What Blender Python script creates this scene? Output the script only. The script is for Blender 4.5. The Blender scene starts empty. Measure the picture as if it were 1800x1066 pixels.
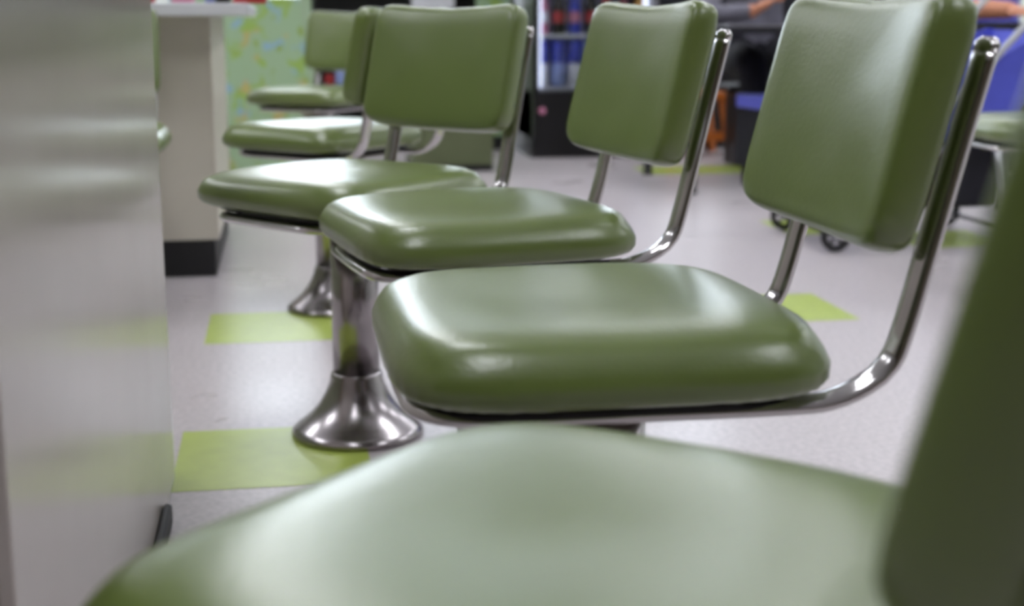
import bpy, bmesh, math, random
from mathutils import Vector, Matrix

random.seed(7)
PI = math.pi
R = math.radians
S = bpy.context.scene
COL = S.collection

# ------------------------------------------------------------------ camera
cam_d = bpy.data.cameras.new('camera')
cam_d.lens = 48.6
cam_d.sensor_width = 36.0
cam_d.clip_start = 0.02
cam_d.dof.use_dof = True
cam_d.dof.focus_distance = 1.55
cam_d.dof.aperture_fstop = 4.5
cam = bpy.data.objects.new('camera', cam_d)
COL.objects.link(cam)
cam.location = (0, 0, 0.715)
cam.rotation_euler = (R(90 - 11.69), 0, R(-9.3))
S.camera = cam
S.cycles.filter_width = 5.0

# ------------------------------------------------------------------ world and exposure
world = bpy.data.worlds.new('world')
S.world = world
world.use_nodes = True
world.node_tree.nodes['Background'].inputs[0].default_value = (0.80, 0.89, 1.0, 1)
world.node_tree.nodes['Background'].inputs[1].default_value = 11.0
S.view_settings.view_transform = 'Standard'
S.view_settings.look = 'None'
S.view_settings.gamma = 1.0
S.view_settings.use_curve_mapping = False
S.view_settings.exposure = -0.1
LAMP = 9.0
LAMP_COL = (0.93, 0.955, 1.0)


# ------------------------------------------------------------------ materials
def lin(r, g, b):
    f = lambda c: (c / 255.0) / 12.92 if c / 255.0 <= 0.04045 else ((c / 255.0 + 0.055) / 1.055) ** 2.4
    return (f(r), f(g), f(b), 1.0)


M = {}


def mat(name, col, rough=0.5, metal=0.0, var=0.0, vscale=8.0, bump=0.0, bscale=60.0, spec=0.5, coat=0.0,
        emit=None, trans=0.0, rvar=0.0):
    m = bpy.data.materials.new(name)
    m.use_nodes = True
    nt = m.node_tree
    b = nt.nodes['Principled BSDF']
    b.inputs['Base Color'].default_value = col
    b.inputs['Roughness'].default_value = rough
    b.inputs['Metallic'].default_value = metal
    b.inputs['Specular IOR Level'].default_value = spec
    b.inputs['Coat Weight'].default_value = coat
    b.inputs['Transmission Weight'].default_value = trans
    tc = nt.nodes.new('ShaderNodeTexCoord')
    if var or rvar:
        n = nt.nodes.new('ShaderNodeTexNoise')
        n.inputs['Scale'].default_value = vscale
        n.inputs['Detail'].default_value = 5
        nt.links.new(tc.outputs['Object'], n.inputs['Vector'])
        if var:
            r = nt.nodes.new('ShaderNodeValToRGB')
            r.color_ramp.elements[0].position = 0.3
            r.color_ramp.elements[1].position = 0.7
            r.color_ramp.elements[0].color = tuple(c * (1 - var) for c in col[:3]) + (1,)
            r.color_ramp.elements[1].color = tuple(min(1, c * (1 + var)) for c in col[:3]) + (1,)
            nt.links.new(n.outputs['Fac'], r.inputs['Fac'])
            nt.links.new(r.outputs['Color'], b.inputs['Base Color'])
        if rvar:
            mr = nt.nodes.new('ShaderNodeMapRange')
            mr.inputs['To Min'].default_value = max(0, rough - rvar)
            mr.inputs['To Max'].default_value = rough + rvar
            nt.links.new(n.outputs['Fac'], mr.inputs['Value'])
            nt.links.new(mr.outputs['Result'], b.inputs['Roughness'])
    if bump:
        n2 = nt.nodes.new('ShaderNodeTexNoise')
        n2.inputs['Scale'].default_value = bscale
        n2.inputs['Detail'].default_value = 3
        bp = nt.nodes.new('ShaderNodeBump')
        bp.inputs['Strength'].default_value = bump
        bp.inputs['Distance'].default_value = 0.01
        nt.links.new(tc.outputs['Object'], n2.inputs['Vector'])
        nt.links.new(n2.outputs['Fac'], bp.inputs['Height'])
        nt.links.new(bp.outputs['Normal'], b.inputs['Normal'])
    if emit:
        b.inputs['Emission Color'].default_value = emit[0]
        b.inputs['Emission Strength'].default_value = emit[1]
    M[name] = m
    return m


mat('vinyl', lin(99, 115, 53), 0.30, var=0.06, vscale=5, bump=0.05, bscale=220, spec=1.0)
mat('chrome', (0.52, 0.50, 0.50, 1), 0.12, 1.0, rvar=0.05, vscale=20)
mat('cast_metal', (0.40, 0.37, 0.38, 1), 0.22, 1.0, var=0.12, vscale=18, rvar=0.06)
mat('steel_pan', lin(96, 90, 80), 0.35, 0.6)
mat('black_rubber', lin(22, 22, 24), 0.55)
mat('black_plastic', lin(17, 17, 19), 0.4)
mat('laminate', lin(200, 191, 186), 0.2, var=0.025, vscale=3, spec=0.5, rvar=0.03)
mat('laminate_end_shade', lin(120, 104, 84), 0.45, var=0.05)  # brown stands for shade on the counter's end face
mat('laminate_cream', lin(208, 202, 188), 0.34, var=0.02)
mat('counter_top', lin(222, 222, 228), 0.3, var=0.02)
mat('lime', lin(176, 194, 88), 0.3, var=0.06, vscale=25)
mat('wall_paint', lin(226, 230, 224), 0.7, var=0.02)
mat('wall_olive', lin(112, 116, 92), 0.7, var=0.03)
mat('wall_brown', lin(112, 100, 86), 0.7, var=0.03)
mat('ceiling_paint', lin(235, 236, 236), 0.8, var=0.02)
mat('diffuser', (1, 1, 1, 1), 0.5, emit=(LAMP_COL + (1,), LAMP))
mat('white_metal', lin(225, 226, 228), 0.4)
mat('olive', lin(96, 104, 72), 0.5, var=0.06)
mat('pale_green', lin(160, 182, 150), 0.5, var=0.04)
mat('fridge_black', lin(14, 14, 15), 0.3)
mat('fridge_inside', lin(196, 202, 230), 0.5)
mat('glass', (0.95, 0.98, 1, 1), 0.03, trans=1.0)
mat('fridge_lamp', (1, 1, 1, 1), 0.5, emit=((0.72, 0.78, 1, 1), 2))
mat('red', lin(176, 48, 50), 0.4)
mat('dark_red', lin(128, 34, 40), 0.35)
mat('pink', lin(205, 130, 160), 0.4)
mat('blue', lin(66, 78, 190), 0.4)
mat('pale_blue', lin(150, 165, 215), 0.4)
mat('white_plastic', lin(225, 225, 232), 0.4)
mat('orange', lin(205, 110, 52), 0.5)
mat('amber', lin(180, 130, 40), 0.4)
mat('silver', (0.55, 0.56, 0.58, 1), 0.3, 1.0)
mat('blue_fabric', lin(84, 92, 205), 0.7, var=0.08, vscale=12, bump=0.1, bscale=200)
mat('blue_vinyl', lin(118, 124, 240), 0.4)
mat('black_fabric', lin(26, 26, 34), 0.85, var=0.25, vscale=14)
mat('grey_knit', lin(112, 110, 122), 0.9, var=0.22, vscale=22, bump=0.3, bscale=160)
mat('skin', lin(205, 138, 106), 0.5, var=0.06, vscale=25)
mat('hair', lin(40, 30, 24), 0.6)
mat('orange_wood', lin(196, 106, 32), 0.45, var=0.15, vscale=10)
mat('table_edge', lin(24, 24, 27), 0.4)
mat('table_top', lin(92, 90, 92), 0.4, var=0.05)
mat('shelf_black', lin(24, 23, 22), 0.5)


def pane_material():
    m = bpy.data.materials.new('window_pane')
    m.use_nodes = True
    nt = m.node_tree
    nt.nodes.remove(nt.nodes['Principled BSDF'])
    tr = nt.nodes.new('ShaderNodeBsdfTransparent')
    gl = nt.nodes.new('ShaderNodeBsdfGlossy')
    gl.inputs['Roughness'].default_value = 0.02
    mx = nt.nodes.new('ShaderNodeMixShader')
    mx.inputs[0].default_value = 0.08
    nt.links.new(tr.outputs[0], mx.inputs[1])
    nt.links.new(gl.outputs[0], mx.inputs[2])
    nt.links.new(mx.outputs[0], nt.nodes['Material Output'].inputs['Surface'])
    M['pane'] = m


pane_material()


def floor_material():
    m = bpy.data.materials.new('vinyl_floor')
    m.use_nodes = True
    nt = m.node_tree
    b = nt.nodes['Principled BSDF']
    tc = nt.nodes.new('ShaderNodeTexCoord')
    n = nt.nodes.new('ShaderNodeTexNoise')
    n.inputs['Scale'].default_value = 90
    n.inputs['Detail'].default_value = 4
    r = nt.nodes.new('ShaderNodeValToRGB')
    r.color_ramp.elements[0].position = 0.35
    r.color_ramp.elements[0].color = lin(183, 176, 178)
    r.color_ramp.elements[1].position = 0.62
    r.color_ramp.elements[1].color = lin(203, 194, 196)
    n2 = nt.nodes.new('ShaderNodeTexNoise')
    n2.inputs['Scale'].default_value = 2.2
    n2.inputs['Detail'].default_value = 4
    mr = nt.nodes.new('ShaderNodeMapRange')
    mr.inputs['To Min'].default_value = 0.20
    mr.inputs['To Max'].default_value = 0.42
    nt.links.new(tc.outputs['Object'], n.inputs['Vector'])
    nt.links.new(tc.outputs['Object'], n2.inputs['Vector'])
    nt.links.new(n.outputs['Fac'], r.inputs['Fac'])
    nt.links.new(r.outputs['Color'], b.inputs['Base Color'])
    nt.links.new(n2.outputs['Fac'], mr.inputs['Value'])
    nt.links.new(mr.outputs['Result'], b.inputs['Roughness'])
    M['floor'] = m


floor_material()


def print_material():
    """pale green laminate printed with lime, blue and orange blots"""
    m = bpy.data.materials.new('printed_laminate')
    m.use_nodes = True
    nt = m.node_tree
    b = nt.nodes['Principled BSDF']
    b.inputs['Roughness'].default_value = 0.45
    tc = nt.nodes.new('ShaderNodeTexCoord')
    prev = None
    base = nt.nodes.new('ShaderNodeRGB')
    base.outputs[0].default_value = lin(160, 188, 150)
    prev = base.outputs[0]
    for i, (c, sc, off, th) in enumerate(((lin(152, 184, 92), 11, 0.0, 0.55), (lin(146, 182, 200), 11, 5.3, 0.62),
                                          (lin(186, 176, 110), 11, 11.7, 0.62), (lin(146, 172, 84), 15, 21.1, 0.62))):
        mp = nt.nodes.new('ShaderNodeMapping')
        mp.inputs['Location'].default_value = (off, off * 1.7, off * 0.6)
        n = nt.nodes.new('ShaderNodeTexNoise')
        n.inputs['Scale'].default_value = sc
        n.inputs['Detail'].default_value = 1
        r = nt.nodes.new('ShaderNodeValToRGB')
        r.color_ramp.elements[0].position = th
        r.color_ramp.elements[0].color = (0, 0, 0, 1)
        r.color_ramp.elements[1].position = th + 0.07
        r.color_ramp.elements[1].color = (1, 1, 1, 1)
        mx = nt.nodes.new('ShaderNodeMixRGB')
        nt.links.new(tc.outputs['Object'], mp.inputs['Vector'])
        nt.links.new(mp.outputs['Vector'], n.inputs['Vector'])
        nt.links.new(n.outputs['Fac'], r.inputs['Fac'])
        nt.links.new(r.outputs['Color'], mx.inputs['Fac'])
        nt.links.new(prev, mx.inputs['Color1'])
        mx.inputs['Color2'].default_value = c
        prev = mx.outputs['Color']
    nt.links.new(prev, b.inputs['Base Color'])
    M['print'] = m


print_material()


# ------------------------------------------------------------------ mesh helpers
def obj(name, me, material, parent=None, smooth=False, loc=None, rot=None):
    if isinstance(me, bmesh.types.BMesh):
        bm = me
        bmesh.ops.recalc_face_normals(bm, faces=bm.faces)
        me = bpy.data.meshes.new(name)
        bm.to_mesh(me)
        bm.free()
    if material is not None:
        me.materials.clear()
        me.materials.append(M[material])
    if smooth:
        me.polygons.foreach_set('use_smooth', [True] * len(me.polygons))
    o = bpy.data.objects.new(name, me)
    COL.objects.link(o)
    if parent is not None:
        o.parent = parent
    if loc:
        o.location = loc
    if rot:
        o.rotation_euler = rot
    return o


def tag(o, label, cat, group=None):
    o['label'] = label
    o['category'] = cat
    if group:
        o['group'] = group
    return o


def thing(name, label, cat, loc=(0, 0, 0), rz=0.0, group=None):
    o = bpy.data.objects.new(name, None)
    o.empty_display_size = 0.1
    COL.objects.link(o)
    o.location = loc
    o.rotation_euler = (0, 0, rz)
    return tag(o, label, cat, group)


def structure(o):
    o['kind'] = 'structure'
    return o


def box(bm, x0, x1, y0, y1, z0, z1, bevel=0.0, seg=2):
    v = [bm.verts.new(p) for p in ((x0, y0, z0), (x1, y0, z0), (x1, y1, z0), (x0, y1, z0),
                                   (x0, y0, z1), (x1, y0, z1), (x1, y1, z1), (x0, y1, z1))]
    fs = [bm.faces.new([v[i] for i in q]) for q in ((3, 2, 1, 0), (4, 5, 6, 7), (0, 1, 5, 4), (1, 2, 6, 5), (2, 3, 7, 6), (3, 0, 4, 7))]
    if bevel:
        es = list({e for f in fs for e in f.edges})
        bmesh.ops.bevel(bm, geom=es, offset=bevel, segments=seg, affect='EDGES', profile=0.6)
    return bm


def BX(x0, x1, y0, y1, z0, z1, bevel=0.0, seg=2):
    return box(bmesh.new(), x0, x1, y0, y1, z0, z1, bevel, seg)


def lathe(prof, n=48, bm=None, cx=0, cy=0):
    bm = bm or bmesh.new()
    rings = []
    for r, z in prof:
        if r < 1e-6:
            rings.append([bm.verts.new((cx, cy, z))])
        else:
            rings.append([bm.verts.new((cx + r * math.cos(2 * PI * i / n), cy + r * math.sin(2 * PI * i / n), z)) for i in range(n)])
    for a, b in zip(rings, rings[1:]):
        for i in range(n):
            j = (i + 1) % n
            q = [a[i % len(a)], a[j % len(a)], b[j % len(b)], b[i % len(b)]]
            u = []
            for v in q:
                if v not in u:
                    u.append(v)
            if len(u) > 2:
                bm.faces.new(u)
    return bm


def catmull(pts, step=0.008):
    P = [Vector(p) for p in pts]
    P = [P[0] * 2 - P[1]] + P + [P[-1] * 2 - P[-2]]
    out = []
    for i in range(1, len(P) - 2):
        n = max(2, int((P[i + 1] - P[i]).length / step))
        for k in range(n):
            t = k / n
            a, b, c, d = P[i - 1], P[i], P[i + 1], P[i + 2]
            out.append(0.5 * ((2 * b) + (c - a) * t + (2 * a - 5 * b + 4 * c - d) * t * t + (3 * b - a - 3 * c + d) * t ** 3))
    out.append(P[-2])
    return out


def sweep(pts, section, up=Vector((0, 0, 1)), bm=None):
    """sweep a closed 2-d section along points with parallel transport"""
    bm = bm or bmesh.new()
    rings = []
    t0 = (pts[1] - pts[0]).normalized()
    u = up - t0 * up.dot(t0)
    if u.length < 1e-4:
        u = Vector((1, 0, 0)) - t0 * t0.x
    u.normalize()
    prev = t0
    for i, p in enumerate(pts):
        t = (pts[min(i + 1, len(pts) - 1)] - pts[max(i - 1, 0)]).normalized()
        q = prev.rotation_difference(t)
        u = (q @ u).normalized()
        prev = t
        w = t.cross(u)
        rings.append([bm.verts.new(p + u * a + w * b) for a, b in section])
    n = len(section)
    for a, b in zip(rings, rings[1:]):
        for i in range(n):
            j = (i + 1) % n
            bm.faces.new((a[i], a[j], b[j], b[i]))
    bm.faces.new(rings[0][::-1])
    bm.faces.new(rings[-1])
    return bm


def circle(r, n=12, r2=None, flute=0.0, k=6):
    r2 = r2 or r
    return [((r * (1 + flute * math.cos(k * 2 * PI * i / n))) * math.cos(2 * PI * i / n),
             (r2 * (1 + flute * math.cos(k * 2 * PI * i / n))) * math.sin(2 * PI * i / n)) for i in range(n)]


def tube(a, b, r, bm=None, n=12):
    return sweep([Vector(a), Vector(b)], circle(r, n), bm=bm)


def sup(th, hx, hy, n):
    c, s = math.cos(th), math.sin(th)
    return (math.copysign(abs(c) ** (2 / n), c) * hx, math.copysign(abs(s) ** (2 / n), s) * hy)


def copy_tree(o, parent=None):
    c = o.copy()
    COL.objects.link(c)
    if parent is not None:
        c.parent = parent
    for ch in list(o.children):
        copy_tree(ch, c)
    return c


# ------------------------------------------------------------------ the room
floor = structure(obj('floor', BX(-4.0, 6.0, -3.0, 11.0, -0.06, 0.0), 'floor'))
tile_bm = BX(-0.157, 0.157, -0.16, 0.16, -0.002, 0.0008, 0.0006, 1)
tile_mesh = bpy.data.meshes.new('floor_tile')
tile_bm.to_mesh(tile_mesh)
tile_bm.free()
tile_mesh.materials.append(M['lime'])
for tx, ty in ((-0.036, 2.237), (-0.036, 3.232), (1.200, 3.243), (1.823, 4.535), (2.13, 4.21), (1.82, 6.37), (2.13, 6.37),
               (-0.036, 5.2), (3.06, 3.243), (0.9, 8.3), (3.06, 5.5), (-0.66, 4.535)):
    t = obj('floor_tile', tile_mesh, None, floor, loc=(tx, ty, 0))
structure(obj('ceiling', BX(-4.0, 6.0, -3.0, 11.0, 2.75, 2.85), 'ceiling_paint'))
WINX = ((-0.6, 0.75), (0.95, 2.3), (2.5, 3.85))  # unseen windows, added and placed for pale highlights on the seat tops
bm = bmesh.new()
box(bm, -4.0, 6.0, 11.0, 11.1, 0, 0.80)
box(bm, -4.0, 6.0, 11.0, 11.1, 2.6, 2.75)
xs = [-4.0] + [v for w in WINX for v in w] + [6.0]
for i in range(0, len(xs), 2):
    box(bm, xs[i], xs[i + 1], 11.0, 11.1, 0.80, 2.6)
structure(obj('wall_back', bm, 'wall_paint'))
for i, (a, b) in enumerate(WINX):
    bm = bmesh.new()
    for q in ((a, b, 0.80, 0.85), (a, b, 2.55, 2.6), (a, a + 0.05, 0.85, 2.55), (b - 0.05, b, 0.85, 2.55)):
        box(bm, q[0], q[1], 11.02, 11.08, q[2], q[3])
    wf = structure(obj('window_%d' % (i + 1), bm, 'white_metal'))
    obj('pane', BX(a + 0.05, b - 0.05, 11.045, 11.051, 0.85, 2.55), 'pane', wf)
structure(obj('wall_left', BX(-4.1, -4.0, -3.0, 11.0, 0, 2.75), 'wall_olive'))
structure(obj('wall_right', BX(6.0, 6.1, -3.0, 11.0, 0, 2.75), 'wall_paint'))
structure(obj('wall_front', BX(-4.0, 6.0, -3.1, -3.0, 0, 2.75), 'wall_brown'))

# fluorescent troffers in the ceiling
lamp0 = None
for i, lx in enumerate((-2.6, -0.2, 2.2, 4.6)):
    for j, ly in enumerate((0.2, 2.6, 4.8, 7.0, 9.2)):
        if ly < 1 and i not in (1, 2):
            continue
        lab = 'recessed fluorescent ceiling panel above the room, out of the picture'
        if lamp0 is None:
            lamp0 = thing('ceiling_light', lab, 'ceiling light', (lx, ly, 2.75), 0, 'fluorescent ceiling panels')
            bm = bmesh.new()
            for a in ((-0.33, 0.33, -0.63, -0.6), (-0.33, 0.33, 0.6, 0.63), (-0.33, -0.3, -0.6, 0.6), (0.3, 0.33, -0.6, 0.6)):
                box(bm, a[0], a[1], a[2], a[3], -0.02, 0.0)
            obj('frame', bm, 'white_metal', lamp0)
            obj('diffuser', BX(-0.3, 0.3, -0.6, 0.6, -0.012, -0.002), 'diffuser', lamp0)
        else:
            c = copy_tree(lamp0)
            c.location = (lx, ly, 2.75)

# ------------------------------------------------------------------ counters
FX = -0.19        # plane of the counter fronts on the stool side


def counter(name, y0, y1, ztop0, ztop1, label, cat, over=0.14, front='laminate', end='laminate_end_shade', kick=True):
    t = thing(name, label, cat, ((FX - 0.1), (y0 + y1) / 2, 0))
    cy = (y0 + y1) / 2
    hl = (y1 - y0) / 2
    kz = 0.105 if kick else 0.0
    obj('side_panel', BX(0.088, 0.1, -hl, hl, kz, ztop0, 0.0015, 1), front, t)
    obj('side_panel', BX(-0.1, -0.088, -hl, hl, kz, ztop0, 0.0015, 1), front, t)
    obj('end_panel', BX(-0.088, 0.088, -hl, -hl + 0.014, kz, ztop0), end, t)
    obj('end_panel', BX(-0.088, 0.088, hl - 0.014, hl, kz, ztop0), end, t)
    obj('top', BX(-0.305, 0.204, -hl - over, hl + over, ztop0, ztop1, 0.004, 2), 'counter_top', t)
    return t, hl


near, hl = counter('counter', 0.92, 2.162, 0.765, 0.80, 'long white laminate counter base filling the left edge', 'counter', kick=False)
bm = bmesh.new()
box(bm, 0.1005, 0.113, -hl + 0.02, -hl + 1.02, 0.0, 0.032, 0.004, 1)
obj('kick_strip', bm, 'black_rubber', near)
far, hl = counter('counter', 3.91, 4.85, 0.718, 0.751, 'cream counter pedestal with black toe kick and overhanging white top', 'counter', over=0.2,
                  front='laminate_cream', end='laminate_cream')
obj('toe_kick', BX(-0.085, 0.088, -hl + 0.005, hl - 0.02, 0.0, 0.105), 'black_rubber', far)


# ------------------------------------------------------------------ swivel stools
def cushion_mesh(hx, hy, z0, t, n=5.2, seg=112, dip=0.007):
    bm = bmesh.new()
    prof = [(0.05, 0.0), (0.02, 0.0), (0.008, 0.001), (0.002, 0.006), (0.0, 0.014), (0.0, 0.027), (0.001, 0.039), (0.0045, 0.0495),
            (0.011, 0.0575), (0.021, 0.063), (0.038, 0.0672), (0.065, 0.0698), (0.1, 0.0713), (0.13, 0.072), (0.16, 0.0725)]
    k = t / 0.0725
    rings = []
    for pi, (ins, z) in enumerate(prof):
        ring = []
        for i in range(seg):
            th = 2 * PI * i / seg
            nn = n - (n - 2.2) * min(1, ins / 0.17)
            # sides bulge a little at mid height
            bulge = 0.006 * math.sin(min(1, z / 0.045) * PI) if ins < 0.02 else 0
            x, y = sup(th, hx - ins + bulge, hy - ins + bulge, nn)
            # gathers where the vinyl is pulled under
            g = 0.0011 * math.sin(th * 41 + 2 * math.sin(th * 3)) * max(0, 1 - z / 0.03)
            x += g * math.cos(th)
            y += g * math.sin(th)
            zz = z0 + z * k
            if z > 0.05:
                r2 = (x * x + y * y)
                zz -= dip * math.exp(-r2 / 0.012)
                zz += 0.0016 * math.sin(9 * x + 4 * y) + 0.0012 * math.sin(17 * y - 7 * x)
            ring.append(bm.verts.new((x, y, zz)))
        rings.append(ring)
    for a, b in zip(rings, rings[1:]):
        for i in range(seg):
            j = (i + 1) % seg
            bm.faces.new((a[i], a[j], b[j], b[i]))
    bm.faces.new(rings[0][::-1])
    c = bm.verts.new((0, 0, sum(v.co.z for v in rings[-1]) / seg - dip * 0.25))
    for i in range(seg):
        bm.faces.new((rings[-1][i], rings[-1][(i + 1) % seg], c))
    return bm


def backrest_mesh(hw, hh, t, n=9.0, seg=96, curve=0.018):
    """pad in the x-z plane, front at -y"""
    bm = bmesh.new()
    prof = [(0.07, 0.0), (0.03, 0.0005), (0.010, 0.002), (0.003, 0.006), (0.0, 0.013), (-0.001, 0.028), (0.0, 0.040), (0.0025, 0.0455),
            (0.007, 0.0485), (0.016, 0.0505), (0.04, 0.0525), (0.075, 0.053)]
    k = t / 0.053
    rings = []
    for ins, d in prof:
        ring = []
        for i in range(seg):
            th = 2 * PI * i / seg
            nn = n - (n - 2.4) * min(1, ins / 0.085)
            x, z = sup(th, hw - ins, hh - ins, nn)
            # the top edge dips in the middle, the corners stay up
            if z > 0:
                z -= 0.010 * (1 - (x / hw) ** 2) * (z / hh)
            y = -d * k + 0.5 * t - curve * (x / hw) ** 2 + 0.004
            ring.append(bm.verts.new((x, y, z)))
        rings.append(ring)
    for a, b in zip(rings, rings[1:]):
        for i in range(seg):
            j = (i + 1) % seg
            bm.faces.new((a[i], a[j], b[j], b[i]))
    bm.faces.new(rings[0][::-1])
    c = bm.verts.new((0, -t * 0.5 + 0.004 - 0.001, -0.004))
    for i in range(seg):
        bm.faces.new((rings[-1][i], rings[-1][(i + 1) % seg], c))
    return bm


ZP = 0.408          # underside of the cushion
LEAN = R(14)


def make_stool(label):
    t = thing('swivel_stool', label, 'stool', (0, 0, 0), 0, 'green vinyl swivel stools')
    base = lathe([(0, 0.001), (0.112, 0.001), (0.115, 0.004), (0.114, 0.010), (0.105, 0.018), (0.092, 0.028), (0.078, 0.041),
                  (0.065, 0.057), (0.055, 0.075), (0.048, 0.093), (0.0455, 0.104), (0.044, 0.110), (0.0425, 0.112), (0, 0.112)], 64)
    obj('base', base, 'cast_metal', t, True)
    obj('post', lathe([(0, 0.105), (0.0405, 0.105), (0.0405, 0.36), (0, 0.36)], 48), 'cast_metal', t, False)
    p = t.children[-1].data
    for f in p.polygons:
        f.use_smooth = abs(f.normal.z) < 0.5
    obj('swivel_housing', lathe([(0, 0.35), (0.045, 0.35), (0.052, 0.357), (0.06, 0.367), (0.085, 0.377), (0.085, 0.385), (0, 0.385)], 32), 'steel_pan', t)
    bm = BX(-0.135, 0.135, -0.15, 0.11, 0.384, 0.391, 0.002, 1)
    obj('mounting_plate', bm, 'steel_pan', t)
    bm = bmesh.new()
    pts = [Vector((p[0] * 0.17, p[1] * 0.165 - 0.02, 0)) for p in [sup(2 * PI * i / 64, 1, 1, 5) for i in range(64)]]
    a = [bm.verts.new((p.x, p.y, ZP - 0.005)) for p in pts]
    b = [bm.verts.new((p.x, p.y, ZP + 0.001)) for p in pts]
    bm.faces.new(a[::-1]); bm.faces.new(b)
    for i in range(64):
        bm.faces.new((a[i], a[(i + 1) % 64], b[(i + 1) % 64], b[i]))
    obj('seat_board', bm, 'black_plastic', t)
    s = obj('seat', cushion_mesh(0.198, 0.184, 0, 0.062), 'vinyl', t, True, loc=(0, -0.02, ZP))
    # chrome tube: up the back, under the seat, round the front and up again
    half = [(0.288, 0.69), (0.269, 0.615), (0.247, 0.525), (0.230, 0.458), (0.218, 0.425), (0.196, 0.406), (0.163, 0.3935), (0.12, 0.391), (0.02, 0.391), (-0.1, 0.391)]
    pts = [(0.142, y, z) for y, z in half] + [(0.134, -0.15, 0.391), (0.106, -0.178, 0.391), (0.06, -0.183, 0.391), (0, -0.184, 0.391)]
    pts = pts + [(-x, y, z) for x, y, z in pts[-2::-1]]
    path = catmull(pts, 0.010)
    fr = obj('frame', sweep(path, circle(0.0155, 32, 0.0082, 0.03, 8), up=Vector((1, 0, 0))), 'chrome', t, True)
    for sx in (-1, 1):
        c = obj('tube_cap', lathe([(0, -0.004), (0.0158, -0.004), (0.0158, 0.004), (0.010, 0.009), (0, 0.010)], 20), 'chrome', t, True,
                loc=(sx * 0.142, 0.288, 0.69), rot=(-LEAN, 0, 0))
        c.scale = (1, 0.56, 1)
    bk = obj('backrest', backrest_mesh(0.171, 0.113, 0.05), 'vinyl', t, True, loc=(0, 0.238, 0.628), rot=(-LEAN, 0, 0))
    for sx in (-1, 1):
        obj('bolt', lathe([(0, 0), (0.005, 0), (0.004, 0.002), (0, 0.003)], 12), 'chrome', bk, True, loc=(sx * 0.142, 0.0345, 0.04), rot=(-PI / 2, 0, 0))
    return t


STOOLS = [
    # x, y, angle of the back direction, label
    (0.147, 0.622, -42.3, 'nearest green vinyl stool, its seat filling the bottom of the picture'),
    (0.287, 1.225, 0, 'large glossy green stool in the middle, second from the camera'),
    (0.270, 1.885, 10, 'green stool third from the camera, backrest in front of the drinks cooler'),
    (0.110, 2.345, 40, 'green stool turned towards the camera above the flared metal base'),
    (0.108, 3.410, -43, 'green stool turned away, seat lit white behind the fourth stool'),
    (0.120, 5.150, 57, 'farthest green stool of the row, in front of the printed panel'),
    (-0.475, 3.400, 90, 'green stool on the far side of the counter, nearly hidden at left'),
    (1.965, 3.345, -5, 'green stool at the far right, seat edge showing beside the nearest backrest'),
]
stool0 = None
for x, y, a, lab in STOOLS:
    if stool0 is None:
        o = stool0 = make_stool(lab)
    else:
        o = copy_tree(stool0)
    o['label'] = lab
    o.location = (x, y, 0)
    o.rotation_euler = (0, 0, R(a - 90))

# ------------------------------------------------------------------ drinks cooler
fr = thing('drinks_cooler', 'black glass-door drinks cooler with bottles against the back', 'cooler', (1.585, 7.02, 0))
bm = bmesh.new()
W = 0.325
obj('base', BX(-W, W, 0.03, 0.6, 0.0, 0.10), 'fridge_black', fr)
for n_, a in (('side', (-W, -W + 0.03, 0.05, 0.6, 0.10, 1.9)), ('side', (W - 0.03, W, 0.05, 0.6, 0.10, 1.9)), ('back', (-W, W, 0.57, 0.6, 0.10, 1.9)),
              ('top', (-W, W, 0.05, 0.6, 1.7, 1.9)), ('floor_panel', (-W, W, 0.05, 0.57, 0.10, 0.34))):
    obj(n_, BX(*a), 'fridge_black', fr)
obj('liner', BX(-W + 0.03, W - 0.03, 0.55, 0.57, 0.34, 1.7), 'fridge_inside', fr)
obj('lamp', BX(-W + 0.035, -W + 0.055, 0.08, 0.10, 0.36, 1.68), 'fridge_lamp', fr)
obj('lamp', BX(W - 0.055, W - 0.035, 0.08, 0.10, 0.36, 1.68), 'fridge_lamp', fr)
SH = (0.345, 0.612, 0.93, 1.25, 1.5)
for z in SH:
    obj('shelf', BX(-W + 0.03, W - 0.03, 0.10, 0.55, z, z + 0.016), 'white_plastic', fr)
dr = obj('door', bmesh.new(), 'fridge_black', fr)
bm = bmesh.new()
for a in ((-W, W, 0.10, 0.34), (-W, W, 1.7, 1.88), (-W, -W + 0.03, 0.34, 1.7), (W - 0.03, W, 0.34, 1.7)):
    box(bm, a[0], a[1], 0.0, 0.045, a[2], a[3])
bm.to_mesh(dr.data)
bm.free()
obj('glass', BX(-W + 0.03, W - 0.03, 0.015, 0.021, 0.34, 1.7), 'glass', dr)
obj('badge', lathe([(0, 0), (0.018, 0), (0.018, 0.004), (0, 0.005)], 24), 'pink', dr, True, loc=(-0.279, -0.001, 0.244), rot=(PI / 2, 0, 0))
obj('handle', BX(W - 0.028, W - 0.01, -0.03, 0.0, 0.7, 1.2, 0.004), 'silver', dr)


def bottle_mesh(r, h):
    return lathe([(0, 0), (r * 0.9, 0), (r, 0.006), (r, h * 0.55), (r * 0.95, h * 0.6), (r * 0.45, h * 0.82), (r * 0.36, h * 0.86), (r * 0.36, h * 0.93),
                  (r * 0.42, h * 0.93), (r * 0.42, h), (0, h)], 20)


def can_mesh(r, h):
    return lathe([(0, 0), (r * 0.8, 0), (r, 0.01), (r, h - 0.012), (r * 0.85, h), (0, h)], 20)


DRINK = {}


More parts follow.
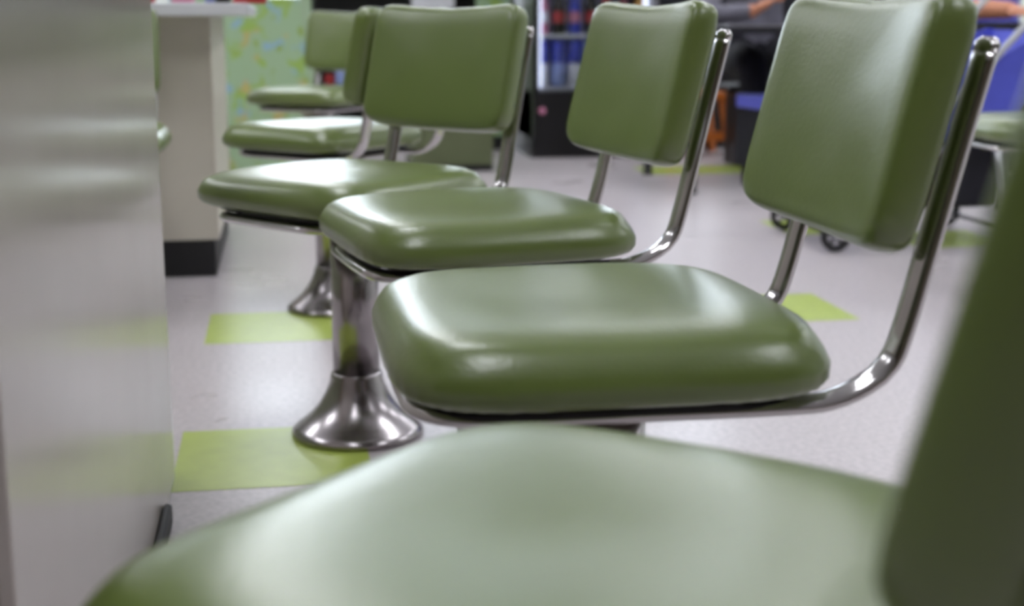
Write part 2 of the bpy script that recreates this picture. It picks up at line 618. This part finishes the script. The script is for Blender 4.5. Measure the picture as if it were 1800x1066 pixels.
def drink(kind, r, h, m, cap, label, loc):
    key = (kind, r, h, m)
    t = thing('bottle' if kind == 'bottle' else 'can', label, kind, loc, 0, 'drinks in the cooler')
    if key not in DRINK:
        body = obj('body', bottle_mesh(r, h) if kind == 'bottle' else can_mesh(r, h), m, t, True)
        extra = None
        if kind == 'bottle':
            extra = obj('label_band', lathe([(r * 1.01, h * 0.25), (r * 1.02, h * 0.26), (r * 1.02, h * 0.48), (r * 1.01, h * 0.49)], 20), cap, t, True)
        DRINK[key] = (body.data, extra.data if extra else None, cap)
    else:
        b, e, c = DRINK[key]
        obj('body', b, None, t)
        if e:
            obj('label_band', e, None, t)
    return t


cols = {
    0.612: [('pink', 'white_plastic'), ('shelf_black', 'red'), ('blue', 'pink'), ('shelf_black', 'blue'), ('red', 'dark_red'), ('dark_red', 'red'), ('amber', 'white_plastic')],
    0.93: [('pale_blue', 'white_plastic'), ('red', 'white_plastic'), ('blue', 'white_plastic'), ('dark_red', 'amber'), ('pink', 'red'), ('amber', 'red'), ('blue', 'pink')],
}
cname = {'pink': 'pink', 'shelf_black': 'dark cola', 'blue': 'blue', 'red': 'red', 'dark_red': 'dark red', 'amber': 'amber', 'pale_blue': 'pale blue', 'white_plastic': 'white'}
onum = ['first', 'second', 'third', 'fourth', 'fifth', 'sixth', 'seventh']
for z, row in cols.items():
    for i, (m, c) in enumerate(row):
        x = 1.585 - 0.255 + i * 0.085
        wh = 'higher bottle shelf' if z > 0.9 else 'lower bottle shelf'
        drink('bottle', 0.034, 0.235, m, c, '%s bottle, %s from the left on the %s in the cooler' % (cname[m], onum[i], wh), (x, 7.16, z + 0.0165))
for i in range(7):
    x = 1.585 - 0.255 + i * 0.085
    m = ('blue', 'blue', 'blue', 'pale_blue', 'pale_blue', 'blue', 'pale_blue')[i]
    drink('can', 0.036, 0.12, 'pale_blue' if i in (1, 4) else 'white_plastic', None, 'pale can, %s from the left in the lowest cooler row' % onum[i], (x, 7.16, 0.3615))
    drink('can', 0.036, 0.115, m, None, '%s can stacked %s from the left on the lowest cooler row' % (cname[m], onum[i]), (x, 7.16, 0.4818))

# ------------------------------------------------------------------ back of the shop
t = thing('storage_cabinet', 'tall dark olive cabinet standing just left of the drinks cooler', 'cabinet', (1.23, 7.70, 0))
obj('body', BX(0.02, 0.30, 0.0, 0.45, 0.075, 1.6, 0.004), 'olive', t)
obj('plinth', BX(0.02, 0.30, 0.02, 0.45, 0, 0.075), 'black_rubber', t)
obj('door', BX(0.03, 0.29, -0.015, 0.0, 0.1, 1.55, 0.003), 'olive', t)
t = thing('printed_wall_board', 'printed pale green panel strip beside the dark olive cabinet', 'panel', (1.10, 7.52, 0))
obj('board', BX(-0.06, 0.115, 0, 0.03, 0.075, 1.1), 'print', t)
obj('plinth', BX(-0.06, 0.115, 0.005, 0.03, 0, 0.075), 'black_rubber', t)
t = thing('waste_bin_cabinet', 'low olive bin cabinet on a black plinth behind the turned stool', 'cabinet', (0.79, 6.47, 0))
obj('body', BX(-0.2, 0.18, 0, 0.4, 0.03, 0.68, 0.006), 'olive', t)
obj('plinth', BX(-0.2, 0.18, 0.01, 0.4, 0, 0.03), 'black_rubber', t)
obj('flap', BX(-0.12, 0.1, -0.012, 0.0, 0.42, 0.6, 0.003), 'steel_pan', t)

# printed divider panel with a sloping right edge
t = thing('printed_divider', 'pale green divider panel printed with lime, blue and orange blots', 'divider', (-0.05, 6.2, 0))
bm = bmesh.new()
out = [(-0.42, 0.0), (0.235, 0.0), (0.172, 0.42), (0.138, 0.74), (0.132, 0.80), (-0.42, 0.80)]
va = [bm.verts.new((x, 0, z)) for x, z in out]
vb = [bm.verts.new((x, 0.035, z)) for x, z in out]
bm.faces.new(va); bm.faces.new(vb[::-1])
for i in range(len(out)):
    j = (i + 1) % len(out)
    bm.faces.new((va[i], vb[i], vb[j], va[j]))
obj('board', bm, 'print', t)
bm = sweep([Vector((0.245, 0.017, 0.0)), Vector((0.182, 0.017, 0.42)), Vector((0.148, 0.017, 0.74)), Vector((0.142, 0.017, 0.80))],
           [(0.012, 0.02), (-0.012, 0.02), (-0.012, -0.02), (0.012, -0.02)])
obj('edge_trim', bm, 'pale_green', t)

# black shelf unit with packets
t = thing('shelf_unit', 'black shelf unit against the back, above the turned stool backrest', 'shelf', (0.66, 7.62, 0))
for a in ((-0.5, -0.47), (0.44, 0.47)):
    obj('side', BX(a[0], a[1], 0, 0.4, 0, 1.0), 'shelf_black', t)
obj('back', BX(-0.47, 0.44, 0.385, 0.4, 0.05, 1.0), 'shelf_black', t)
for z in (0.05, 0.335, 0.69, 0.98):
    obj('shelf', BX(-0.47, 0.44, 0, 0.385, z, z + 0.02), 'shelf_black', t)
obj('price_card', BX(0.04, 0.27, -0.004, -0.001, 0.765, 0.86), 'white_plastic', t)
t2 = thing('pale_green_post', 'pale green square post beside the black shelf unit', 'post', (0.135, 7.55, 0))
obj('shaft', BX(-0.025, 0.025, 0, 0.05, 0.02, 2.75, 0.004), 'pale_green', t2)
obj('foot', BX(-0.04, 0.04, -0.015, 0.065, 0, 0.02), 'pale_green', t2)
pk = [('red', 'red snack box at the left end of the low shelf', 0.0), ('pale_blue', 'pale blue carton beside the red snack box', 0.06), ('orange', 'flat orange snack box on the low shelf', 0.13)]
for m, lab, dx in pk:
    w = 0.05 if m != 'orange' else 0.16
    hh = {'red': 0.05, 'pale_blue': 0.07, 'orange': 0.028}[m]
    o = thing('snack_box', lab, 'box', (0.205 + dx + 0.02, 7.66, 0.3555))
    obj('carton', BX(0, w, 0, 0.1, 0, hh, 0.002, 1), m, o)
    obj('flap', BX(0.004, w - 0.004, 0.004, 0.096, hh, hh + 0.002), m, o)

# things on the far counter top
for name, m, x, w, lab, cat in (('cup', 'red', -0.345, 0.022, 'red cup at the left end of the far counter', 'cup'),
                                ('napkin_pack', 'pink', -0.255, 0.03, 'pink packet on the far counter', 'packet'),
                                ('cup', 'pale_blue', -0.185, 0.018, 'pale blue cup on the far counter', 'cup'),
                                ('sauce_bottle', 'shelf_black', -0.15, 0.02, 'dark sauce bottle on the far counter', 'bottle')):
    o = thing(name, lab, cat, (x, 3.86, 0.7512))
    if name == 'cup':
        obj('wall', lathe([(0, 0), (w * 0.8, 0), (w, 0.09), (w * 0.92, 0.09), (w * 0.74, 0.006), (0, 0.006)], 24), m, o, True)
        obj('rim', lathe([(w * 0.93, 0.087), (w * 1.06, 0.088), (w * 1.06, 0.093), (w * 0.93, 0.093)], 24), 'white_plastic', o, True)
    elif name == 'napkin_pack':
        obj('wrap', BX(-w, w, -0.03, 0.03, 0, 0.05, 0.008), m, o)
        obj('napkins', BX(-w * 0.8, w * 0.8, -0.022, 0.022, 0.045, 0.058), 'white_plastic', o)
    else:
        obj('body', lathe([(0, 0), (w, 0), (w, 0.1), (w * 0.4, 0.13), (w * 0.4, 0.15), (0, 0.15)], 20), m, o, True)
        obj('cap', lathe([(w * 0.45, 0.145), (w * 0.45, 0.165), (0, 0.168)], 16), 'red', o, True)
o = thing('basket', 'shallow red basket on the far counter top', 'basket', (-0.085, 3.86, 0.7512))
obj('tray', BX(-0.035, 0.045, -0.08, 0.08, 0, 0.008, 0.002, 1), 'red', o)
bm = bmesh.new()
for a in ((-0.038, 0.048, -0.083, -0.078), (-0.038, 0.048, 0.078, 0.083), (-0.038, -0.033, -0.078, 0.078), (0.043, 0.048, -0.078, 0.078)):
    box(bm, a[0], a[1], a[2], a[3], 0, 0.045)
obj('side', bm, 'red', o)


# ------------------------------------------------------------------ tables, chairs and people at the right
def table(loc, hx, hy, ztop, label):
    t = thing('cafe_table', label, 'table', loc)
    obj('top', BX(-hx + 0.012, hx - 0.012, -hy + 0.012, hy - 0.012, ztop - 0.028, ztop), 'table_top', t)
    bm = bmesh.new()
    for a in ((-hx, hx, -hy, -hy + 0.012), (-hx, hx, hy - 0.012, hy), (-hx, -hx + 0.012, -hy + 0.012, hy - 0.012), (hx - 0.012, hx, -hy + 0.012, hy - 0.012)):
        box(bm, a[0], a[1], a[2], a[3], ztop - 0.03, ztop + 0.0005)
    obj('edge_band', bm, 'table_edge', t)
    for sx in (-1, 1):
        for sy in (-1, 1):
            obj('leg', lathe([(0, 0.0), (0.024, 0.0), (0.024, 0.01), (0.02, 0.014), (0.02, ztop - 0.03), (0, ztop - 0.03)], 16), 'table_edge', t, True,
                loc=(sx * (hx - 0.045), sy * (hy - 0.045), 0))
    return t


table((2.10, 5.86, 0), 0.49, 0.40, 0.678, 'black-edged cafe table where the person in grey sits')
table((3.09, 5.22, 0), 0.45, 0.42, 0.695, 'black-edged cafe table at the far right behind the stroller')

# orange wooden chair
t = thing('wooden_stool', 'low orange wooden stool with splayed legs beside the drinks cooler', 'stool', (2.13, 7.12, 0))
for sx in (-1, 1):
    for sy in (-1, 1):
        obj('leg', sweep([Vector((sx * 0.165, sy * 0.165, 0)), Vector((sx * 0.12, sy * 0.14, 0.30))], [(0.017, 0.02), (-0.017, 0.02), (-0.017, -0.02), (0.017, -0.02)]), 'orange_wood', t)
for sy in (-1, 1):
    obj('stretcher', BX(-0.15, 0.15, sy * 0.157 - 0.011, sy * 0.157 + 0.011, 0.085, 0.13), 'orange_wood', t)
for k in range(3):
    obj('seat_slat', BX(-0.2, 0.2, -0.19 + k * 0.13, -0.07 + k * 0.13, 0.30, 0.335, 0.004), 'orange_wood', t)

t = thing('wall_bench', 'long dark bench at the back behind the low orange stool', 'bench', (2.7, 7.42, 0))
obj('seat', BX(-0.72, 0.8, 0, 0.42, 0.40, 0.45, 0.01), 'black_fabric', t)
obj('base', BX(-0.70, 0.78, 0.03, 0.42, 0.0, 0.40), 'shelf_black', t)
obj('backrest', BX(-0.72, 0.8, 0.36, 0.44, 0.45, 0.95, 0.01), 'black_fabric', t)

# low blue chair under the table
t = thing('blue_chair', 'blue-seated low chair with black skirt at the table with the person', 'chair', (2.15, 5.62, 0), R(6))
obj('seat', BX(-0.2, 0.2, -0.2, 0.2, 0.335, 0.39, 0.01), 'blue_vinyl', t)
obj('skirt', BX(-0.196, 0.196, -0.196, 0.196, 0.09, 0.335), 'black_fabric', t)
for sx in (-1, 1):
    for sy in (-1, 1):
        obj('leg', lathe([(0, 0), (0.018, 0), (0.018, 0.09), (0, 0.09)], 12), 'black_plastic', t, True, loc=(sx * 0.16, sy * 0.16, 0))
for sy in (-1, 1):
    obj('back_post', BX(0.18, 0.2, sy * 0.17 - 0.012, sy * 0.17 + 0.012, 0.36, 0.52), 'black_plastic', t)
obj('backrest', BX(0.185, 0.215, -0.19, 0.19, 0.47, 0.62, 0.01), 'blue_vinyl', t)

# blue stroller, facing left
t = thing('stroller', 'blue and black stroller with small spoked wheels on the floor at right', 'stroller', (1.95, 4.245, 0))
for sy in (-1, 1):
    y = sy * 0.205
    obj('handle_tube', sweep(catmull([(-0.275, y, 0.05), (-0.2, y, 0.16), (0.1, y, 0.46), (0.42, y, 0.80), (0.55, y, 0.96), (0.62, y, 1.0), (0.68, y, 0.985)], 0.03), circle(0.011, 12)), 'silver', t, True)
    obj('rear_leg', tube((0.315, y, 0.03), (0.24, y, 0.37), 0.014), 'silver', t, True)
    obj('side_strut', tube((0.24, y, 0.37), (-0.13, y, 0.235), 0.009), 'silver', t, True)
    obj('grip', tube((0.60, y, 0.995), (0.70, y, 0.98), 0.017), 'black_rubber', t, True)
    for wx in (-0.275, 0.315):
        yy = y + sy * 0.022
        tyre = obj('wheel', bmesh.new(), 'black_rubber', t, True)
        bm = bmesh.new()
        n, k = 32, 10
        rings = [[bm.verts.new(((0.039 + 0.011 * math.cos(2 * PI * j / k)) * math.cos(2 * PI * i / n), 0.011 * math.sin(2 * PI * j / k),
                                (0.039 + 0.011 * math.cos(2 * PI * j / k)) * math.sin(2 * PI * i / n))) for j in range(k)] for i in range(n)]
        for i in range(n):
            for j in range(k):
                bm.faces.new((rings[i][j], rings[(i + 1) % n][j], rings[(i + 1) % n][(j + 1) % k], rings[i][(j + 1) % k]))
        bm.to_mesh(tyre.data)
        bm.free()
        tyre.location = (wx, yy, 0.0505)
        bm = bmesh.new()
        for q in range(5):
            a = 2 * PI * q / 5 + 0.3
            tube((0.004 * math.cos(a), 0, 0.004 * math.sin(a)), (0.033 * math.cos(a), 0, 0.033 * math.sin(a)), 0.0055, bm, 8)
        obj('spokes', bm, 'black_plastic', tyre, True)
        obj('hub', tube((0, -0.013, 0), (0, 0.013, 0), 0.010), 'silver', tyre, True)
for x, z, n_ in ((-0.275, 0.0505, 'front_axle'), (0.315, 0.0505, 'rear_axle'), (0.24, 0.37, 'cross_brace')):
    obj(n_, tube((x, -0.225, z), (x, 0.225, z), 0.007), 'black_plastic', t, True)
obj('seat', BX(-0.2, 0.26, -0.185, 0.185, 0.335, 0.37, 0.012), 'blue_fabric', t)
bm = sweep([Vector((0.26, 0, 0.34)), Vector((0.36, 0, 0.50)), Vector((0.44, 0, 0.665))], [(0.185, 0.02), (-0.185, 0.02), (-0.185, -0.02), (0.185, -0.02)], up=Vector((0, 1, 0)))
obj('backrest', bm, 'blue_fabric', t)
for sy in (-1, 1):
    bm = bmesh.new()
    out = [(0.04, 0.36), (0.28, 0.345), (0.46, 0.67), (0.40, 0.68), (0.26, 0.60), (0.12, 0.47)]
    va = [bm.verts.new((x, sy * 0.186, z)) for x, z in out]
    vb = [bm.verts.new((x, sy * 0.194, z)) for x, z in out]
    bm.faces.new(va); bm.faces.new(vb[::-1])
    for i in range(len(out)):
        j = (i + 1) % len(out)
        bm.faces.new((va[i], vb[i], vb[j], va[j]))
    obj('side_panel', bm, 'blue_fabric', t)
obj('basket', BX(-0.02, 0.29, -0.17, 0.17, 0.12, 0.325, 0.02), 'black_fabric', t)
obj('footrest', BX(-0.29, -0.2, -0.17, 0.17, 0.155, 0.17), 'black_plastic', t)
bm = sweep([Vector((-0.285, 0, 0.165)), Vector((-0.205, 0, 0.345))], [(0.17, 0.004), (-0.17, 0.004), (-0.17, -0.004), (0.17, -0.004)], up=Vector((0, 1, 0)))
obj('calf_panel', bm, 'black_fabric', t)


def person(name, label, loc, rz, joints, edges, mats, zone, head):
    """one continuous skinned body; faces take the material of the nearest joint's zone"""
    me = bpy.data.meshes.new(name)
    names = list(joints)
    me.from_pydata([joints[n][0] for n in names], [(names.index(a), names.index(b)) for a, b in edges], [])
    o = bpy.data.objects.new(name + '_tmp', me)
    COL.objects.link(o)
    sk = o.modifiers.new('skin', 'SKIN')
    sk.use_smooth_shade = True
    for i, n in enumerate(names):
        v = me.skin_vertices[0].data[i]
        r = joints[n][1]
        v.radius = r if isinstance(r, tuple) else (r, r)
        v.use_root = (n == 'pelvis')
    sb = o.modifiers.new('sub', 'SUBSURF')
    sb.levels = sb.render_levels = 2
    dg = bpy.context.evaluated_depsgraph_get()
    body = bpy.data.meshes.new_from_object(o.evaluated_get(dg))
    bpy.data.objects.remove(o)
    body.materials.clear()
    for m in mats:
        body.materials.append(M[m])
    jp = [Vector(joints[n][0]) for n in names]
    for f in body.polygons:
        c = f.center
        best = None
        for a, b in edges:
            A, B = Vector(joints[a][0]), Vector(joints[b][0])
            d = B - A
            u = max(0, min(1, (c - A).dot(d) / max(1e-9, d.length_squared)))
            q = (c - (A + d * u)).length
            if best is None or q < best[0]:
                best = (q, a, b, u)
        f.material_index = zone.get((best[1], best[2]), zone.get(best[2] if best[3] > 0.5 else best[1], 0))
        f.use_smooth = True
    root = thing(name, label, 'person', loc, rz)
    ob = obj('body', body, None, root)
    hc = Vector(head)
    bm = bmesh.new()
    bmesh.ops.create_uvsphere(bm, u_segments=24, v_segments=16, radius=0.115)
    for v in list(bm.verts):
        v.co = Vector((v.co.x * 0.78, v.co.y * 0.95 + 0.012, v.co.z * 1.12 + 0.02))
    bmesh.ops.delete(bm, geom=[v for v in bm.verts if v.co.z < 0.02 and v.co.y < 0.0], context='VERTS')
    obj('hair', bm, 'hair', root, True, loc=hc)
    for sx in (-1, 1):
        e = obj('eye', lathe([(0, -0.012), (0.009, -0.007), (0.012, 0), (0.009, 0.007), (0, 0.012)], 12), 'white_plastic', root, True, loc=hc + Vector((sx * 0.032, -0.088, 0.0)))
        obj('pupil', lathe([(0, -0.004), (0.005, -0.002), (0.005, 0.002), (0, 0.004)], 10), 'black_plastic', e, True, loc=(0, -0.011, 0))
        obj('ear', lathe([(0, -0.03), (0.014, -0.018), (0.017, 0), (0.014, 0.018), (0, 0.03)], 12), 'skin', root, True, loc=hc + Vector((sx * 0.085, 0.005, -0.01)))
    obj('nose', lathe([(0, -0.02), (0.014, -0.016), (0.012, 0), (0.006, 0.02), (0, 0.026)], 12), 'skin', root, True, loc=hc + Vector((0, -0.098, -0.022)))
    obj('mouth', BX(-0.022, 0.022, -0.006, 0.006, -0.004, 0.004, 0.003), 'dark_red', root, True, loc=hc + Vector((0, -0.088, -0.06)))
    return root


def seated(hands, seat=0.47, shoe=0.05):
    """joints of a person on a seat, facing -y, origin on the floor under the hips"""
    J = {'pelvis': ((0, 0, seat + 0.09), (0.155, 0.115)), 'waist': ((0, -0.01, seat + 0.25), (0.135, 0.10)), 'chest': ((0, -0.02, seat + 0.42), (0.15, 0.11)),
         'collar': ((0, -0.01, seat + 0.53), (0.09, 0.07)), 'neck': ((0, -0.015, seat + 0.60), 0.052), 'jaw': ((0, -0.045, seat + 0.66), (0.06, 0.07)),
         'face': ((0, -0.03, seat + 0.73), (0.075, 0.095)), 'crown': ((0, -0.015, seat + 0.81), (0.06, 0.075))}
    E_ = [('pelvis', 'waist'), ('waist', 'chest'), ('chest', 'collar'), ('collar', 'neck'), ('neck', 'jaw'), ('jaw', 'face'), ('face', 'crown')]
    Z = {'pelvis': 1, 'waist': 0, 'chest': 0, 'collar': 0, 'neck': 2, 'jaw': 2, 'face': 2, 'crown': 2}
    for s, sx in (('r', -1), ('l', 1)):
        J['hip' + s] = ((sx * 0.095, -0.06, seat + 0.085), 0.10)
        J['knee' + s] = ((sx * 0.15, -0.45, seat + 0.075), 0.078)
        J['calf' + s] = ((sx * 0.13, -0.44, seat - 0.14), 0.058)
        J['ankle' + s] = ((sx * 0.13, -0.42, 0.10), 0.042)
        J['heel' + s] = ((sx * 0.13, -0.42, 0.048), 0.042)
        J['toe' + s] = ((sx * 0.14, -0.58, 0.036), (0.042, 0.032))
        E_ += [('pelvis', 'hip' + s), ('hip' + s, 'knee' + s), ('knee' + s, 'calf' + s), ('calf' + s, 'ankle' + s), ('ankle' + s, 'heel' + s), ('heel' + s, 'toe' + s)]
        for n in ('hip', 'knee', 'calf', 'ankle'):
            Z[n + s] = 1
        Z['heel' + s] = Z['toe' + s] = 3
        el, wr, fd = hands[s]
        el, wr, fd = Vector(el), Vector(wr), Vector(fd).normalized()
        sh = Vector((sx * 0.165, -0.01, seat + 0.50))
        J['shoulder' + s] = (tuple(sh), 0.062)
        J['elbow' + s] = (tuple(el), 0.046)
        J['mid' + s] = (tuple(el.lerp(wr, 0.5)), 0.043)
        J['cuff' + s] = (tuple(el.lerp(wr, 0.88)), 0.036)
        J['wrist' + s] = (tuple(wr), (0.026, 0.022))
        side = Vector((0, 0, 1)).cross(fd).normalized()
        if side.dot(Vector((-sx, 0, 0))) < 0 and abs(fd.y) > 0.6:
            side = -side
        elif abs(fd.y) <= 0.6 and side.y > 0:
            side = -side
        palm = wr + fd * 0.055
        J['palm' + s] = (tuple(palm), (0.032, 0.022))
        E_ += [('collar', 'shoulder' + s), ('shoulder' + s, 'elbow' + s), ('elbow' + s, 'mid' + s), ('mid' + s, 'cuff' + s), ('cuff' + s, 'wrist' + s), ('wrist' + s, 'palm' + s)]
        for n in ('shoulder', 'elbow', 'mid', 'cuff'):
            Z[n + s] = 0
        Z['wrist' + s] = Z['palm' + s] = 2
        for k, (off, ln) in enumerate(((0.030, 0.066), (0.010, 0.078), (-0.010, 0.072), (-0.029, 0.056))):
            b = palm + side * off + fd * 0.032
            m = b + fd * ln * 0.5 + Vector((0, 0, -0.004))
            e = m + fd * ln * 0.38 + Vector((0, 0, -0.020))
            for q, (nm, p, r) in enumerate((('fa', b, 0.0105), ('fb', m, 0.0095), ('fc', e, 0.0075))):
                J['%s%d%s' % (nm, k, s)] = (tuple(p), r)
                Z['%s%d%s' % (nm, k, s)] = 2
            E_ += [('palm' + s, 'fa%d%s' % (k, s)), ('fa%d%s' % (k, s), 'fb%d%s' % (k, s)), ('fb%d%s' % (k, s), 'fc%d%s' % (k, s))]
        tb = wr + fd * 0.03 + side * 0.032
        te = tb + fd * 0.035 + side * 0.018
        tt = te + fd * 0.028
        for nm, p, r in (('ta', tb, 0.012), ('tb', te, 0.010), ('tc', tt, 0.008)):
            J[nm + s] = (tuple(p), r)
            Z[nm + s] = 2
        E_ += [('wrist' + s, 'ta' + s), ('ta' + s, 'tb' + s), ('tb' + s, 'tc' + s)]
    return J, E_, Z


# person in grey behind the table, right forearm laid along the table
J, E_, Z = seated({'r': ((-0.37, -0.42, 0.722), (-0.175, -0.50, 0.74), (0.75, -0.2, 0.45)),
                   'l': ((0.30, -0.36, 0.74), (0.18, -0.58, 0.73), (-0.45, -0.75, 0.05))}, seat=0.43)
person('person', 'person in grey knit sweater and black trousers seated at a table', (2.24, 6.50, 0), 0, J, E_, ('grey_knit', 'black_fabric', 'skin', 'black_plastic'), Z, (0, -0.03, 1.16))
t = thing('bench_seat', 'dark bench under the person in the grey sweater', 'bench', (2.40, 6.53, 0))
obj('seat', BX(-0.3, 0.3, -0.12, 0.2, 0.36, 0.395, 0.006), 'black_plastic', t)
for sx in (-0.2, 0.27):
    obj('leg', BX(sx - 0.02, sx + 0.02, -0.1, 0.18, 0, 0.36), 'black_plastic', t)

# person in blue at the right-hand table
J, E_, Z = seated({'r': ((-0.30, -0.35, 0.75), (-0.20, -0.60, 0.742), (-0.35, -0.9, 0.0)),
                   'l': ((0.30, -0.35, 0.75), (0.17, -0.58, 0.742), (-0.45, -0.8, 0.0))}, seat=0.43)
Z['elbowr'] = Z['elbowl'] = 0
for q in 'rl':
    Z['mid' + q] = Z['cuff' + q] = 2
person('person', 'person in blue clothes, bare forearm on the table at far right', (3.10, 5.86, 0), 0, J, E_, ('blue_fabric', 'blue_fabric', 'skin', 'black_plastic'), Z, (0, -0.03, 1.16))
t = thing('bench_seat', 'dark bench under the person in blue at far right', 'bench', (3.12, 5.90, 0))
obj('seat', BX(-0.3, 0.3, -0.12, 0.2, 0.36, 0.395, 0.006), 'black_plastic', t)
for sx in (-0.2, 0.27):
    obj('leg', BX(sx - 0.02, sx + 0.02, -0.1, 0.18, 0, 0.36), 'black_plastic', t)
